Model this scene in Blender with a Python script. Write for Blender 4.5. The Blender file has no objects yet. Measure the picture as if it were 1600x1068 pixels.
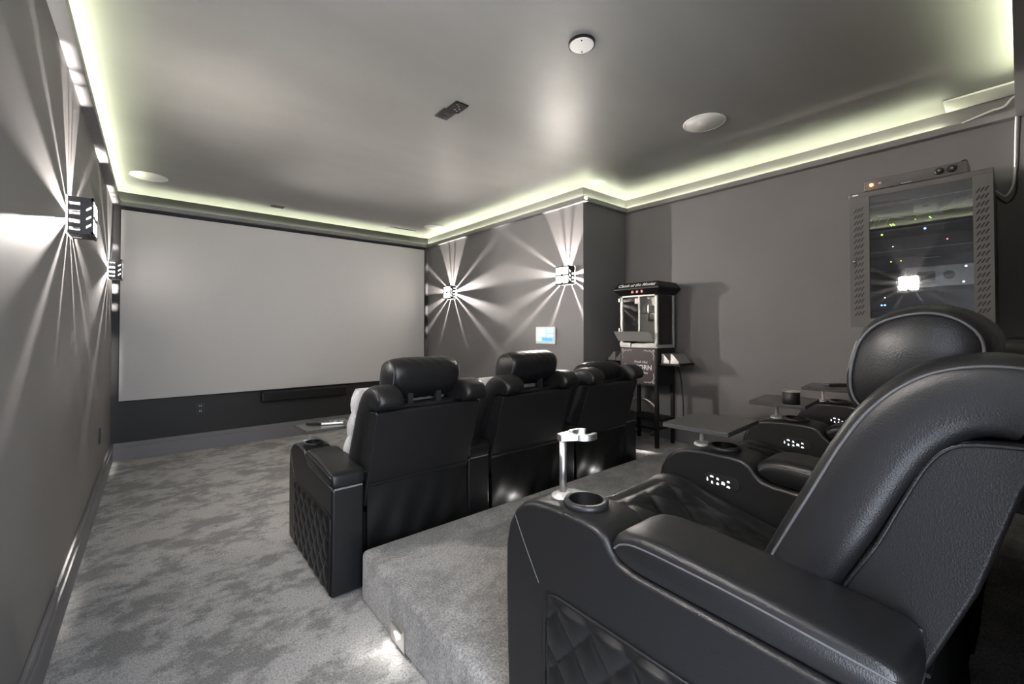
import bpy, math, random
from mathutils import Vector, Matrix
random.seed(7)
S = bpy.context.scene
COL = S.collection
R = math.radians

# ---------------------------------------------------------------- camera
cam_d = bpy.data.cameras.new('camera'); cam = bpy.data.objects.new('camera', cam_d); COL.objects.link(cam)
cam.location = (0, 0, 1.3); cam.rotation_euler = (R(90.87), 0, R(-39.97))
cam_d.sensor_width = 36; cam_d.sensor_fit = 'HORIZONTAL'; cam_d.lens = 667 / 1600 * 36
cam_d.shift_y = -29 / 1600; cam_d.clip_start = .02
S.camera = cam
# ---------------------------------------------------------------- world, light, exposure
w = bpy.data.worlds.new('world'); S.world = w; w.use_nodes = True
w.node_tree.nodes['Background'].inputs[0].default_value = (.55, .65, .9, 1)
w.node_tree.nodes['Background'].inputs[1].default_value = .25
S.view_settings.view_transform = 'Standard'; S.view_settings.look = 'None'
S.view_settings.gamma = 1; S.view_settings.exposure = 0.12; S.view_settings.use_curve_mapping = False

PANE_STRENGTH = 42       # glowing glass of the sconces (scaled per sconce)
BEAM_POWER = 380.0         # bulb seen through the sconce slots
LED_STRENGTH = 80       # cove strip
HALL_POWER = 60          # daylight from the hall through the doorway behind the camera
hl = bpy.data.lights.new('hall_daylight', 'AREA'); hl.shape = 'RECTANGLE'; hl.size = .70; hl.size_y = 2.0
hl.energy = HALL_POWER; hl.color = (.80, .87, 1.0)
hlo = bpy.data.objects.new('hall_daylight', hl); COL.objects.link(hlo)
hlo.location = (.10, -.34, 1.15); hlo.rotation_euler = (R(90), 0, 0)      # shines towards +Y

# ---------------------------------------------------------------- materials
MATS = {}
def mat(name, col, rough=.5, metal=0, spec=.5, emit=None, estr=0, coat=0):
    m = bpy.data.materials.new(name); m.use_nodes = True
    b = m.node_tree.nodes['Principled BSDF']
    b.inputs['Base Color'].default_value = (*col, 1); b.inputs['Roughness'].default_value = rough
    b.inputs['Metallic'].default_value = metal; b.inputs['Specular IOR Level'].default_value = spec
    if coat: b.inputs['Coat Weight'].default_value = coat
    if emit: b.inputs['Emission Color'].default_value = (*emit, 1); b.inputs['Emission Strength'].default_value = estr
    MATS[name] = m; return m
def N(m, t, **kw):
    n = m.node_tree.nodes.new(t)
    for k, v in kw.items():
        if k in n.inputs: n.inputs[k].default_value = v
        else: setattr(n, k, v)
    return n
def L(m, a, b): m.node_tree.links.new(a, b)
def add_bump(m, scale, strength, dist=.001, kind='noise', detail=3):
    tc = N(m, 'ShaderNodeTexCoord')
    if kind == 'noise': t = N(m, 'ShaderNodeTexNoise', Scale=scale, Detail=detail); out = t.outputs['Fac']
    else: t = N(m, 'ShaderNodeTexVoronoi', Scale=scale); out = t.outputs['Distance']
    L(m, tc.outputs['Object'], t.inputs['Vector'])
    b = N(m, 'ShaderNodeBump', Strength=strength, Distance=dist)
    L(m, out, b.inputs['Height']); L(m, b.outputs['Normal'], m.node_tree.nodes['Principled BSDF'].inputs['Normal'])
    return tc, b
def mottle(m, c1, c2, scale, lo=.35, hi=.65, detail=4, dist=0.0, socket='Base Color', stretch=None):
    tc = N(m, 'ShaderNodeTexCoord'); src = tc.outputs['Object']
    if stretch:
        mp = N(m, 'ShaderNodeMapping'); mp.inputs['Scale'].default_value = stretch; L(m, src, mp.inputs['Vector']); src = mp.outputs['Vector']
    t = N(m, 'ShaderNodeTexNoise', Scale=scale, Detail=detail, Distortion=dist)
    L(m, src, t.inputs['Vector'])
    r = N(m, 'ShaderNodeValToRGB'); r.color_ramp.elements[0].position = lo; r.color_ramp.elements[1].position = hi
    r.color_ramp.elements[0].color = (*c1, 1); r.color_ramp.elements[1].color = (*c2, 1)
    L(m, t.outputs['Fac'], r.inputs['Fac'])
    L(m, r.outputs['Color'], m.node_tree.nodes['Principled BSDF'].inputs[socket])
    return r

leather = mat('black_leather', (.0085, .0085, .0095), .38, spec=.46)
add_bump(leather, 420, .24, .0012, 'voronoi')
leather_s = mat('black_leather_smooth', (.007, .007, .0075), .34, spec=.46)
add_bump(leather_s, 300, .2, .001, 'noise', 2)
skirtm = mat('black_vinyl_skirt', (.006, .006, .006), .55, spec=.25)
thread_shine = mat('seam_thread_highlight', (.07, .07, .075), .6)  # grey stitching with the leather piping's highlight put into the colour
chrome = mat('chrome', (.75, .74, .72), .16, 1)
brushed = mat('brushed_metal', (.58, .57, .55), .36, 1)
alu = mat('pale_aluminium', (.48, .465, .44), .42, .3)
dark_metal = mat('dark_metal', (.035, .035, .037), .4, .5)
blackm = mat('black_paint', (.006, .006, .006), .45, spec=.3)
blackp = mat('black_plastic', (.012, .012, .013), .42)
whitep = mat('white_plastic', (.75, .74, .70), .45)
rackm = mat('rack_grey_steel', (.075, .072, .07), .5, .2)
wallm = mat('wall_grey_paint', (.125, .121, .118), .52, spec=.35); add_bump(wallm, 160, .08, .001)
mottle(wallm, (.158, .150, .149), (.175, .167, .166), 1.3)
wallf = mat('wall_charcoal_paint', (.022, .022, .023), .5, spec=.35); add_bump(wallf, 160, .08, .001)
ceilm = mat('ceiling_grey_satin', (.19, .186, .18), .46, spec=.4)
mottle(ceilm, (.215, .21, .203), (.24, .235, .228), .9, stretch=(1, 3, 1))
trimm = mat('trim_grey_satin', (.17, .165, .165), .4); basem = mat('baseboard_grey', (.165, .16, .17), .45)
screenm = mat('screen_fabric', (.52, .51, .50), .75, spec=.2)
ledm = mat('led_glow', (.9, 1, .7), .5, emit=(.94, 1.0, .70), estr=LED_STRENGTH)
panem = mat('lit_glass', (1, 1, 1), .3, emit=(1, .93, .86), estr=PANE_STRENGTH)
iconm = mat('lit_icon', (.9, .9, 1), .4, emit=(.92, .93, 1), estr=2.6)
trayw = mat('tray_dark_wood', (.05, .048, .046), .3); mottle(trayw, (.042, .04, .038), (.062, .06, .057), 30, stretch=(1, 12, 12))
plush = mat('white_plush', (.62, .60, .57), .95, spec=.1); add_bump(plush, 130, .9, .006)
maroon = mat('maroon_panel', (.042, .026, .026), .4)
steel_in = mat('brushed_steel_panel', (.42, .41, .39), .35, .35); add_bump(steel_in, 60, .1, .002)
redl = mat('red_switch', (.25, .01, .01), .3, emit=(1, .06, .04), estr=.10)
cord_w = mat('white_cable', (.6, .6, .58), .5); cord_b = mat('black_cable', (.01, .01, .01), .5)

def make_carpet(dark=.23, light=.46, lo=.43, hi=.55):
    m = bpy.data.materials.new('carpet'); m.use_nodes = True; b = m.node_tree.nodes['Principled BSDF']
    b.inputs['Roughness'].default_value = .95; b.inputs['Specular IOR Level'].default_value = .1
    b.inputs['Sheen Weight'].default_value = .25; b.inputs['Sheen Roughness'].default_value = .5
    tc = N(m, 'ShaderNodeTexCoord')
    mp = N(m, 'ShaderNodeMapping'); mp.inputs['Rotation'].default_value = (0, 0, R(-28)); mp.inputs['Scale'].default_value = (1, 1.3, 1)
    L(m, tc.outputs['Object'], mp.inputs['Vector'])
    n1 = N(m, 'ShaderNodeTexNoise', Scale=3.0, Detail=9, Roughness=.68, Distortion=.2); L(m, mp.outputs['Vector'], n1.inputs['Vector'])
    r1 = N(m, 'ShaderNodeValToRGB'); e = r1.color_ramp.elements
    e[0].position = lo; e[0].color = (dark, dark * .97, dark * .94, 1); e[1].position = hi; e[1].color = (light, light * .975, light * .945, 1)
    n4 = N(m, 'ShaderNodeTexNoise', Scale=11, Detail=5, Roughness=.7); L(m, mp.outputs['Vector'], n4.inputs['Vector'])
    ma = N(m, 'ShaderNodeMath', operation='MULTIPLY_ADD'); ma.inputs[1].default_value = .45; ma.inputs[2].default_value = -.225; L(m, n4.outputs['Fac'], ma.inputs[0])
    mb_ = N(m, 'ShaderNodeMath', operation='ADD'); L(m, n1.outputs['Fac'], mb_.inputs[0]); L(m, ma.outputs[0], mb_.inputs[1])
    L(m, mb_.outputs[0], r1.inputs['Fac'])
    n2 = N(m, 'ShaderNodeTexNoise', Scale=130, Detail=4, Roughness=.75); L(m, tc.outputs['Object'], n2.inputs['Vector'])
    r2 = N(m, 'ShaderNodeValToRGB'); r2.color_ramp.elements[0].position = .32; r2.color_ramp.elements[1].position = .68
    r2.color_ramp.elements[0].color = (.4, .4, .4, 1); r2.color_ramp.elements[1].color = (1.6, 1.6, 1.6, 1)
    L(m, n2.outputs['Fac'], r2.inputs['Fac'])
    mx = N(m, 'ShaderNodeMix', data_type='RGBA', blend_type='MULTIPLY'); mx.inputs['Factor'].default_value = 1
    L(m, r1.outputs['Color'], mx.inputs[6]); L(m, r2.outputs['Color'], mx.inputs[7]); L(m, mx.outputs[2], b.inputs['Base Color'])
    n3 = N(m, 'ShaderNodeTexNoise', Scale=150, Detail=4, Roughness=.7); L(m, tc.outputs['Object'], n3.inputs['Vector'])
    bp = N(m, 'ShaderNodeBump', Strength=.9, Distance=.008); L(m, n3.outputs['Fac'], bp.inputs['Height']); L(m, bp.outputs['Normal'], b.inputs['Normal'])
    return m
carpet = make_carpet(); carpet_r = make_carpet(.26, .41, .40, .58)
def make_glass(name, refl, tint=(1, 1, 1)):
    m = bpy.data.materials.new(name); m.use_nodes = True; nt = m.node_tree; nt.nodes.remove(nt.nodes['Principled BSDF'])
    t = N(m, 'ShaderNodeBsdfTransparent'); t.inputs['Color'].default_value = (*tint, 1)
    g = N(m, 'ShaderNodeBsdfGlossy'); g.inputs['Roughness'].default_value = .02
    fr = N(m, 'ShaderNodeFresnel', IOR=1.5); ad = N(m, 'ShaderNodeMath', operation='ADD'); ad.inputs[1].default_value = refl; ad.use_clamp = True
    mix = N(m, 'ShaderNodeMixShader'); L(m, fr.outputs[0], ad.inputs[0]); L(m, ad.outputs[0], mix.inputs[0])
    L(m, t.outputs[0], mix.inputs[1]); L(m, g.outputs[0], mix.inputs[2]); L(m, mix.outputs[0], nt.nodes['Material Output'].inputs['Surface'])
    return m
glass = make_glass('clear_glass', .04, (.93, .93, .92)); rackglass = make_glass('smoked_rack_glass', .14, (.55, .57, .6))

# ---------------------------------------------------------------- geometry helpers
class MB:
    def __init__(self): self.v = []; self.f = []
    def add(self, vs, fs):
        o = len(self.v); self.v += [tuple(p) for p in vs]; self.f += [tuple(i + o for i in f) for f in fs]; return self
    def box(self, x0, x1, y0, y1, z0, z1):
        v = [(x, y, z) for z in (z0, z1) for x, y in ((x0, y0), (x1, y0), (x1, y1), (x0, y1))]
        return self.add(v, [(3, 2, 1, 0), (4, 5, 6, 7), (0, 1, 5, 4), (1, 2, 6, 5), (2, 3, 7, 6), (3, 0, 4, 7)])
    def prism(self, poly, a0, a1, axis='x'):
        """extrude a closed 2-D polygon along an axis. axis x: (y,z); y: (x,z); z: (x,y)"""
        n = len(poly)
        def P(p, a): return {'x': (a, p[0], p[1]), 'y': (p[0], a, p[1]), 'z': (p[0], p[1], a)}[axis]
        v = [P(p, a0) for p in poly] + [P(p, a1) for p in poly]
        f = [tuple(range(n))[::-1], tuple(range(n, 2 * n))] + [(i, (i + 1) % n, n + (i + 1) % n, n + i) for i in range(n)]
        return self.add(v, f)
    def tube(self, pts, r, n=8, closed=False, caps=True):
        pts = [Vector(p) for p in pts]; m = len(pts); rings = []
        up = Vector((0, 0, 1))
        for i, p in enumerate(pts):
            a = pts[(i - 1) % m] if (closed or i > 0) else p; b = pts[(i + 1) % m] if (closed or i < m - 1) else p
            t = (b - a).normalized()
            if i == 0:
                u = t.cross(up if abs(t.z) < .9 else Vector((1, 0, 0))).normalized()
            else: u = (u - t * u.dot(t)).normalized()
            w = t.cross(u); rr = r[i] if isinstance(r, (list, tuple)) else r
            rings.append([p + (u * math.cos(2 * math.pi * k / n) + w * math.sin(2 * math.pi * k / n)) * rr for k in range(n)])
        o = len(self.v); self.v += [tuple(q) for ring in rings for q in ring]
        for i in range(m if closed else m - 1):
            j = (i + 1) % m
            for k in range(n): self.f.append((o + i * n + k, o + i * n + (k + 1) % n, o + j * n + (k + 1) % n, o + j * n + k))
        if caps and not closed:
            self.f.append(tuple(o + k for k in range(n))[::-1]); self.f.append(tuple(o + (m - 1) * n + k for k in range(n)))
        return self
    def lathe(self, prof, c=(0, 0, 0), n=28, axis='z', sx=1, sy=1, caps=True):
        o = len(self.v); m = len(prof)
        for r, h in prof:
            for k in range(n):
                a = 2 * math.pi * k / n; x, y = r * math.cos(a) * sx, r * math.sin(a) * sy
                p = {'z': (x, y, h), 'y': (x, h, y), 'x': (h, x, y)}[axis]
                self.v.append((c[0] + p[0], c[1] + p[1], c[2] + p[2]))
        for i in range(m - 1):
            for k in range(n): self.f.append((o + i * n + k, o + i * n + (k + 1) % n, o + (i + 1) * n + (k + 1) % n, o + (i + 1) * n + k))
        if caps and prof[0][0] > 1e-6: self.f.append(tuple(o + k for k in range(n))[::-1])
        if caps and prof[-1][0] > 1e-6: self.f.append(tuple(o + (m - 1) * n + k for k in range(n)))
        return self
    def grid(self, fn, nu, nv, closed_u=False):
        o = len(self.v)
        for j in range(nv + 1):
            for i in range(nu + (0 if closed_u else 1)): self.v.append(tuple(fn(i / nu, j / nv)))
        W = nu if closed_u else nu + 1
        for j in range(nv):
            for i in range(nu):
                i2 = (i + 1) % W
                self.f.append((o + j * W + i, o + j * W + i2, o + (j + 1) * W + i2, o + (j + 1) * W + i))
        return self
    def build(self, name, m, parent=None, smooth=False, bevel=0, seg=2, loc=None, rz=0, ang=30, world=False):
        v = self.v
        if world and parent is not None:
            inv = parent_world(parent).inverted(); v = [tuple(inv @ Vector(p)) for p in v]
        me = bpy.data.meshes.new(name); me.from_pydata(v, [], self.f); me.update()
        import bmesh
        bm = bmesh.new(); bm.from_mesh(me); bmesh.ops.remove_doubles(bm, verts=bm.verts, dist=1e-6); bmesh.ops.recalc_face_normals(bm, faces=bm.faces); bm.to_mesh(me); bm.free()
        me.materials.append(m)
        o = bpy.data.objects.new(name, me); COL.objects.link(o)
        if parent is not None: o.parent = parent
        if loc: o.location = loc
        if rz: o.rotation_euler.z = rz
        if smooth or bevel:
            for p in me.polygons: p.use_smooth = True
            if hasattr(me, 'set_sharp_from_angle') and not (smooth and not bevel): me.set_sharp_from_angle(angle=R(ang))
        if bevel:
            b = o.modifiers.new('bevel', 'BEVEL'); b.width = bevel; b.segments = seg; b.limit_method = 'ANGLE'; b.angle_limit = R(ang); b.harden_normals = False
            me.set_sharp_from_angle(angle=R(180))
            o.modifiers.new('wn', 'WEIGHTED_NORMAL').keep_sharp = False
        return o
def local_m(o): return Matrix.Translation(o.location) @ o.rotation_euler.to_matrix().to_4x4()
def parent_world(o):
    m = local_m(o)
    return parent_world(o.parent) @ m if o.parent else m
def tag(o, label=None, cat=None, group=None, kind=None):
    if label: o['label'] = label
    if cat: o['category'] = cat
    if group: o['group'] = group
    if kind: o['kind'] = kind
    return o
def thing(name, label, cat, loc=(0, 0, 0), rz=0, group=None):
    o = bpy.data.objects.new(name, None); COL.objects.link(o); o.location = loc; o.rotation_euler = (0, 0, rz); o.empty_display_size = .05
    return tag(o, label, cat, group)
def copy_tree(o, parent=None):
    c = o.copy(); COL.objects.link(c); c.parent = parent
    for ch in list(o.children): copy_tree(ch, c)
    return c
def catmull(pts, n, closed=False):
    P = [Vector(p) for p in pts]; m = len(P); out = []
    segs = m if closed else m - 1
    for s in range(segs):
        if closed: p0, p1, p2, p3 = P[(s - 1) % m], P[s], P[(s + 1) % m], P[(s + 2) % m]
        else: p0, p1, p2, p3 = P[max(s - 1, 0)], P[s], P[s + 1], P[min(s + 2, m - 1)]
        for k in range(n):
            t = k / n
            out.append(.5 * (2 * p1 + (p2 - p0) * t + (2 * p0 - 5 * p1 + 4 * p2 - p3) * t * t + (3 * p1 - p0 - 3 * p2 + p3) * t ** 3))
    if not closed: out.append(P[-1])
    return out
def sgn(a, p): return math.copysign(abs(a) ** p, a)
def text_mb(body, size, basis, origin, shear=0, align='CENTER', depth=.0008, bold=0):
    cu = bpy.data.curves.new('txt', 'FONT'); cu.body = body; cu.size = size; cu.shear = shear; cu.align_x = align; cu.align_y = 'CENTER'; cu.extrude = depth; cu.offset = bold; cu.resolution_u = 2
    o = bpy.data.objects.new('txt', cu); COL.objects.link(o); bpy.context.view_layer.update()
    me = bpy.data.meshes.new_from_object(o.evaluated_get(bpy.context.evaluated_depsgraph_get()))
    X, Y, Z = [Vector(b) for b in basis]; O = Vector(origin); mb = MB()
    mb.add([O + X * v.co.x + Y * v.co.y + Z * v.co.z for v in me.vertices], [tuple(p.vertices) for p in me.polygons])
    bpy.data.objects.remove(o); bpy.data.curves.remove(cu); bpy.data.meshes.remove(me)
    return mb
def struct(name, mb, m, parent=None, **kw):
    o = mb.build(name, m, parent, **kw)
    if parent is None: o['kind'] = 'structure'
    return o

# ---------------------------------------------------------------- the room
XL, XR, XB = -.322, 3.172, 3.86            # left wall, right wall with sconces, rack wall
YS, YJ, YB = 5.773, 2.712, -.13            # screen wall, jog, back wall
ZC = 2.683; TH = .12
struct('floor', MB().box(XL - TH, XB + TH, -1.2, YS + TH, -.1, 0), carpet)
struct('ceiling', MB().box(XL - TH, XB + TH, -1.2, YS + TH, ZC, ZC + .1), ceilm)
struct('wall_left', MB().box(XL - TH, XL, YB, YS + TH, 0, ZC), wallm)
struct('wall_front', MB().box(XL, XR, YS, YS + TH, 0, ZC), wallf)
struct('wall_right', MB().box(XR, XB + TH, YJ, YS + TH, 0, ZC), wallm)
struct('wall_rack', MB().box(XB, XB + TH, YB, YJ, 0, ZC), wallm)
DX0, DX1, DZ = -.26, .60, 2.08             # doorway behind the camera
struct('wall_back', MB().box(DX1, XB + TH, YB - TH, YB, 0, ZC).box(XL - TH, DX0, YB - TH, YB, 0, ZC).box(DX0, DX1, YB - TH, YB, DZ, ZC), wallm)
struct('wall_hall', MB().box(XL - TH - .6, XL - TH, -1.2, YB, 0, ZC).box(DX1 + .35, DX1 + .45, -1.2, YB - TH, 0, ZC), wallm)
struct('door_1', MB().box(DX0 - .07, DX0, YB, YB + .015, 0, DZ + .07).box(DX1, DX1 + .07, YB, YB + .015, 0, DZ + .07).box(DX0, DX1, YB, YB + .015, DZ, DZ + .07), trimm)

def baseboard(name, p0, p1, nrm):
    """a board with a stepped cap, running p0 -> p1, proud of the wall along nrm"""
    def seg(mb, d, z0, z1):
        (x0, y0), (x1, y1) = p0, p1
        xs = sorted([x0, x1, x0 + nrm[0] * d, x1 + nrm[0] * d]); ys = sorted([y0, y1, y0 + nrm[1] * d, y1 + nrm[1] * d])
        mb.box(xs[0], xs[-1], ys[0], ys[-1], z0, z1)
    mb = MB(); seg(mb, .022, 0, .135); o = struct(name, mb, basem, bevel=.002)
    mb = MB(); seg(mb, .014, .135, .177); mb.build('cap', basem, o, bevel=.003)
    return o
baseboard('baseboard_left', (XL, YB), (XL, YS), (1, 0))
baseboard('baseboard_front', (XL + .022, YS), (XR, YS), (0, -1))
baseboard('baseboard_right', (XR, YJ), (XR, YS - .022), (-1, 0))

# cove: a ledge with an upright lip on every wall and a light strip behind the lip
P_, LZ0, LZ1 = .055, 2.535, 2.577
def cove(name, x0, x1, y0, y1, nrm):
    """wall face line x0..x1 / y0..y1, trim proud along nrm by P_"""
    n = Vector((nrm[0], nrm[1]))
    def B(mb, a, b, z0, z1):
        xs = [x0 + n.x * a, x1 + n.x * a, x0 + n.x * b, x1 + n.x * b]; ys = [y0 + n.y * a, y1 + n.y * a, y0 + n.y * b, y1 + n.y * b]
        mb.box(min(xs), max(xs), min(ys), max(ys), z0, z1); return mb
    mb = MB(); B(mb, 0, P_, LZ0, LZ0 + .014); B(mb, P_ - .01, P_, LZ0 + .014, LZ1)
    o = struct(name, mb, trimm)
    mb = MB(); B(mb, .010, .020, LZ1 - .013, LZ1 - .007); mb.build('led_strip', ledm, o)
    return o
cove('trim_1', XL, XL, YB, YS, (1, 0))
cove('trim_2', XL + P_, XR - P_, YS, YS, (0, -1))
cove('trim_3', XR, XR, YJ - P_, YS, (-1, 0))
cove('trim_4', XR, XB - P_, YJ, YJ, (0, -1))
cove('trim_5', XB, XB, .30, YJ, (-1, 0))
# the ledge over the vent by the rack carries no light
mb = MB().box(XB - P_, XB, YB, .30, LZ0, LZ0 + .014).box(XB - P_, XB - P_ + .01, YB, .30, LZ0 + .014, LZ1)
struct('trim_6', mb, trimm)
mb = MB().box(XL + P_, XB - P_, YB, .008, LZ0, LZ0 + .014).box(XL + P_, XB - P_, -.002, .008, LZ0 + .014, LZ1)
t7 = struct('trim_7', mb, trimm); MB().box(XL + P_, XB - .4, -.035, -.023, LZ1 - .013, LZ1 - .006).build('led_strip', ledm, t7)

# ---------------------------------------------------------------- riser
RX, RY, RZ = .775, 2.06, .24
mb = MB(); poly = [(RX, YB + .001), (XB - .001, YB + .001), (XB - .001, YJ - .001), (3.20, YJ - .001), (3.20, RY), (RX, RY)]
mb.prism(poly, 0, RZ, 'z')
riser = mb.build('riser_platform', carpet_r, bevel=.028, seg=4)
tag(riser, 'grey carpeted riser step under the rear row of recliners', 'platform')
struct('baseboard_rack', MB().box(XB - .02, XB, .0, YJ, RZ, RZ + .16), basem, bevel=.003)

# ---------------------------------------------------------------- screen, sound bar, outlets
scr = thing('projection_screen', 'large pale grey projection screen hung on the charcoal wall', 'screen', (1.42, YS, .58))
sx0, sx1, sz0, sz1 = -.262, 3.095, .594, 2.497
MB().box(sx0, sx1, YS - .034, YS - .030, sz0, sz1).build('screen_surface', screenm, scr, world=True)
mb = MB()
b = .012
for q in ((sx0 - b, sx1 + b, sz1, sz1 + b), (sx0 - b, sx1 + b, sz0 - b, sz0), (sx0 - b, sx0, sz0, sz1), (sx1, sx1 + b, sz0, sz1)): mb.box(q[0], q[1], YS - .04, YS - .001, q[2], q[3])
mb.build('bezel', blackm, scr, world=True)
sb = thing('sound_bar', 'long black sound bar mounted under the projection screen', 'speaker', (1.45, YS, .45))
poly = [(YS - .012, .455), (YS - .095, .455), (YS - .11, .475), (YS - .11, .555), (YS - .095, .572), (YS - .012, .572)]
MB().prism(poly, .965, 1.945, 'x').build('body', blackp, sb, world=True, bevel=.006)
MB().prism([(YS - .11, .462), (YS - .114, .47), (YS - .114, .56), (YS - .11, .566)], .985, 1.925, 'x').build('grille', blackm, sb, world=True)
for bx in (1.2, 1.65): MB().box(bx, bx + .06, YS - .012, YS, .47, .57).build('bracket', dark_metal, sb, world=True)

def outlet(loc, rz, label):
    t = thing('wall_outlet', label, 'outlet', loc, rz)
    MB().box(-.037, .037, 0, .007, -.058, .058).build('cover_plate', blackp, t, bevel=.002)
    for z in (-.028, .028):
        f = MB().box(-.02, .02, .007, .010, z - .02, z + .02).build('socket', dark_metal, t, bevel=.002)
        m = MB()
        for x in (-.007, .007): m.box(x - .0015, x + .0015, .010, .0105, z - .004, z + .01)
        m.build('slot', whitep, f)
outlet((XL, 4.654, .468), R(-90), 'black wall outlet low on the left wall near the corner')
outlet((.395, YS, .441), R(180), 'black wall outlet under the left part of the screen')

# ---------------------------------------------------------------- sconces
def sconce(loc, rz, label, glow=1.0, beam=1.0, throw=None, shut=0):
    gm = mat('lit_glass_x%.1f' % glow, (1, 1, 1), .3, emit=(1, .93, .86), estr=PANE_STRENGTH * glow)
    t = thing('wall_sconce', label, 'sconce', loc, rz, 'crystal wall sconces')
    W, H, D = .088, .0875, .088
    MB().box(-.045, .045, 0, .006, -.07, .07).build('backplate', dark_metal, t, bevel=.002)
    # side walls as bars with slots between them
    zs = [(-.0875, -.072), (-.058, -.037), (-.020, .003), (.022, .048), (.060, .0875)]
    for s in (-1, 1):
        sp = MB().box(s * W - .002, s * W + .002, .0458, D, -H, H).build('side_plate', dark_metal, t)
        for z0, z1 in (zs if s != shut else zs[:3] + [(.022, .0875)]): MB().box(s * W - .002, s * W + .002, .004, .0458, z0, z1).build('side_bar', dark_metal, sp)  # shut side: longer bar added to block a stray beam
    # the little glass wedges beside the slots
    for s in (-1, 1):
        for z in (-.0475, -.0085, .035):
            MB().prism([(.068, z - .011), (.084, z + .003), (.084, z + .011), (.068, z - .003)], s * (W + .0021), s * (W + .0045), 'x').build('glass_wedge', panem2, t)
    tp_ = MB().box(-W, W, .0452, D, H - .004, H).build('top_plate', dark_metal, t)      # open top with thin bars, nearly closed bottom
    bp_ = MB().box(-W, W, .0405, D, -H, -H + .004).build('bottom_plate', dark_metal, t)
    for x0, x1 in ((-W, -.042), (-.011, -.007), (.009, .013), (.042, W)): MB().box(x0, x1, .004, .0452, H - .004, H).build('top_bar', dark_metal, tp_)
    for x0, x1 in ((-W, -.046), (-.036, .036), (.046, W)): MB().box(x0, x1, .004, .0405, -H, -H + .004).build('bottom_bar', dark_metal, bp_)
    MB().box(-W, W, D - .018, D - .014, -H, H).build('inner_light_block', dark_metal, t)  # unseen plate, added to stop bulb light leaking through the panes
    mb = MB()
    for x0, x1, z0, z1 in ((-W - .003, W + .003, H - .014, H + .003), (-W - .003, W + .003, -H - .003, -H + .014), (-W - .003, -W + .009, -H, H), (W - .009, W + .003, -H, H), (-.011, .011, -H, H), (-W, W, -.010, .010)):
        mb.box(x0, x1, D - .004, D + .004, z0, z1)
    mb.build('frame', dark_metal, t)
    for sx in (-1, 1):
        for sz in (-1, 1):
            a, b_ = sorted((sx * .004, sx * (W - .008))); c, d = sorted((sz * .004, sz * (H - .013)))
            MB().box(a, b_, D - .010, D + .001, c, d).build('glass_pane', gm, t)
    ld = bpy.data.lights.new('bulb', 'POINT'); ld.energy = BEAM_POWER * beam; ld.shadow_soft_size = .004; ld.color = (1, .93, .87)
    ld.use_nodes = True; nt = ld.node_tree; em = nt.nodes['Emission']; fo = nt.nodes.new('ShaderNodeLightFalloff'); fo.inputs['Strength'].default_value = 1
    nt.links.new(fo.outputs['Linear'], em.inputs['Strength'])
    lo = bpy.data.objects.new('bulb', ld); COL.objects.link(lo); lo.parent = t; lo.location = (0, .048, .0)
    if throw is not None:
        sd = bpy.data.lights.new('added_spot', 'SPOT'); sd.energy = throw[0]; sd.spot_size = R(throw[2]); sd.spot_blend = 1; sd.shadow_soft_size = .03; sd.color = (1, .93, .87)  # added spot, throws the popcorn machine's shadow on the rack wall
        so = bpy.data.objects.new('added_spot', sd); COL.objects.link(so); so.parent = t; so.location = (0, D + .012, 0); so.rotation_euler = (R(95), 0, R(throw[1]))
    return t
panem2 = mat('lit_glass_wedge', (1, 1, 1), .3, emit=(1, .93, .86), estr=12)
sconce((XL, 2.965, 1.846), R(-90), 'crystal wall sconce on the left wall, the larger, nearer one', 14)
sconce((XL, 5.33, 1.85), R(-90), 'crystal wall sconce on the left wall, close to the screen', .6, 1, (520, -41, 56))
sconce((XL, .86, 1.86), R(-90), 'crystal wall sconce seen only as a reflection in the rack glass', 12, .2)
sconce((XR, 5.07, 1.817), R(90), 'crystal wall sconce on the right wall, beside the screen', 2)
sconce((XR, 2.907, 1.84), R(90), 'crystal wall sconce beside the outer corner, above the touch panel', 11, shut=-1)

# ---------------------------------------------------------------- touch panel
tp = thing('touch_panel', 'white framed touch panel with a lit blue display on the right wall', 'control panel', (XR, 3.217, 1.15))
MB().box(XR - .02, XR, 3.072, 3.362, 1.152, 1.332).build('frame', whitep, tp, world=True, bevel=.006)
cyan = mat('display_cyan', (.1, .3, .35), .3, emit=(.16, .55, .72), estr=1.0); cw = mat('display_white', (.5, .6, .6), .3, emit=(.72, .95, .96), estr=1.1)
cb = mat('display_blue', (.1, .2, .4), .3, emit=(.10, .33, .62), estr=1.0)
dsp = MB().box(XR - .0215, XR - .0195, 3.098, 3.336, 1.176, 1.316).build('display', cyan, tp, world=True)
for y0, y1, z0, z1, m in ((3.212, 3.330, 1.228, 1.312, cw), (3.104, 3.192, 1.268, 1.312, cw), (3.104, 3.192, 1.226, 1.258, cw), (3.110, 3.255, 1.184, 1.218, cb), (3.275, 3.326, 1.184, 1.220, cw)):
    MB().box(XR - .0225, XR - .0215, y0, y1, z0, z1).build('tile', m, dsp, world=True)

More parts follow.
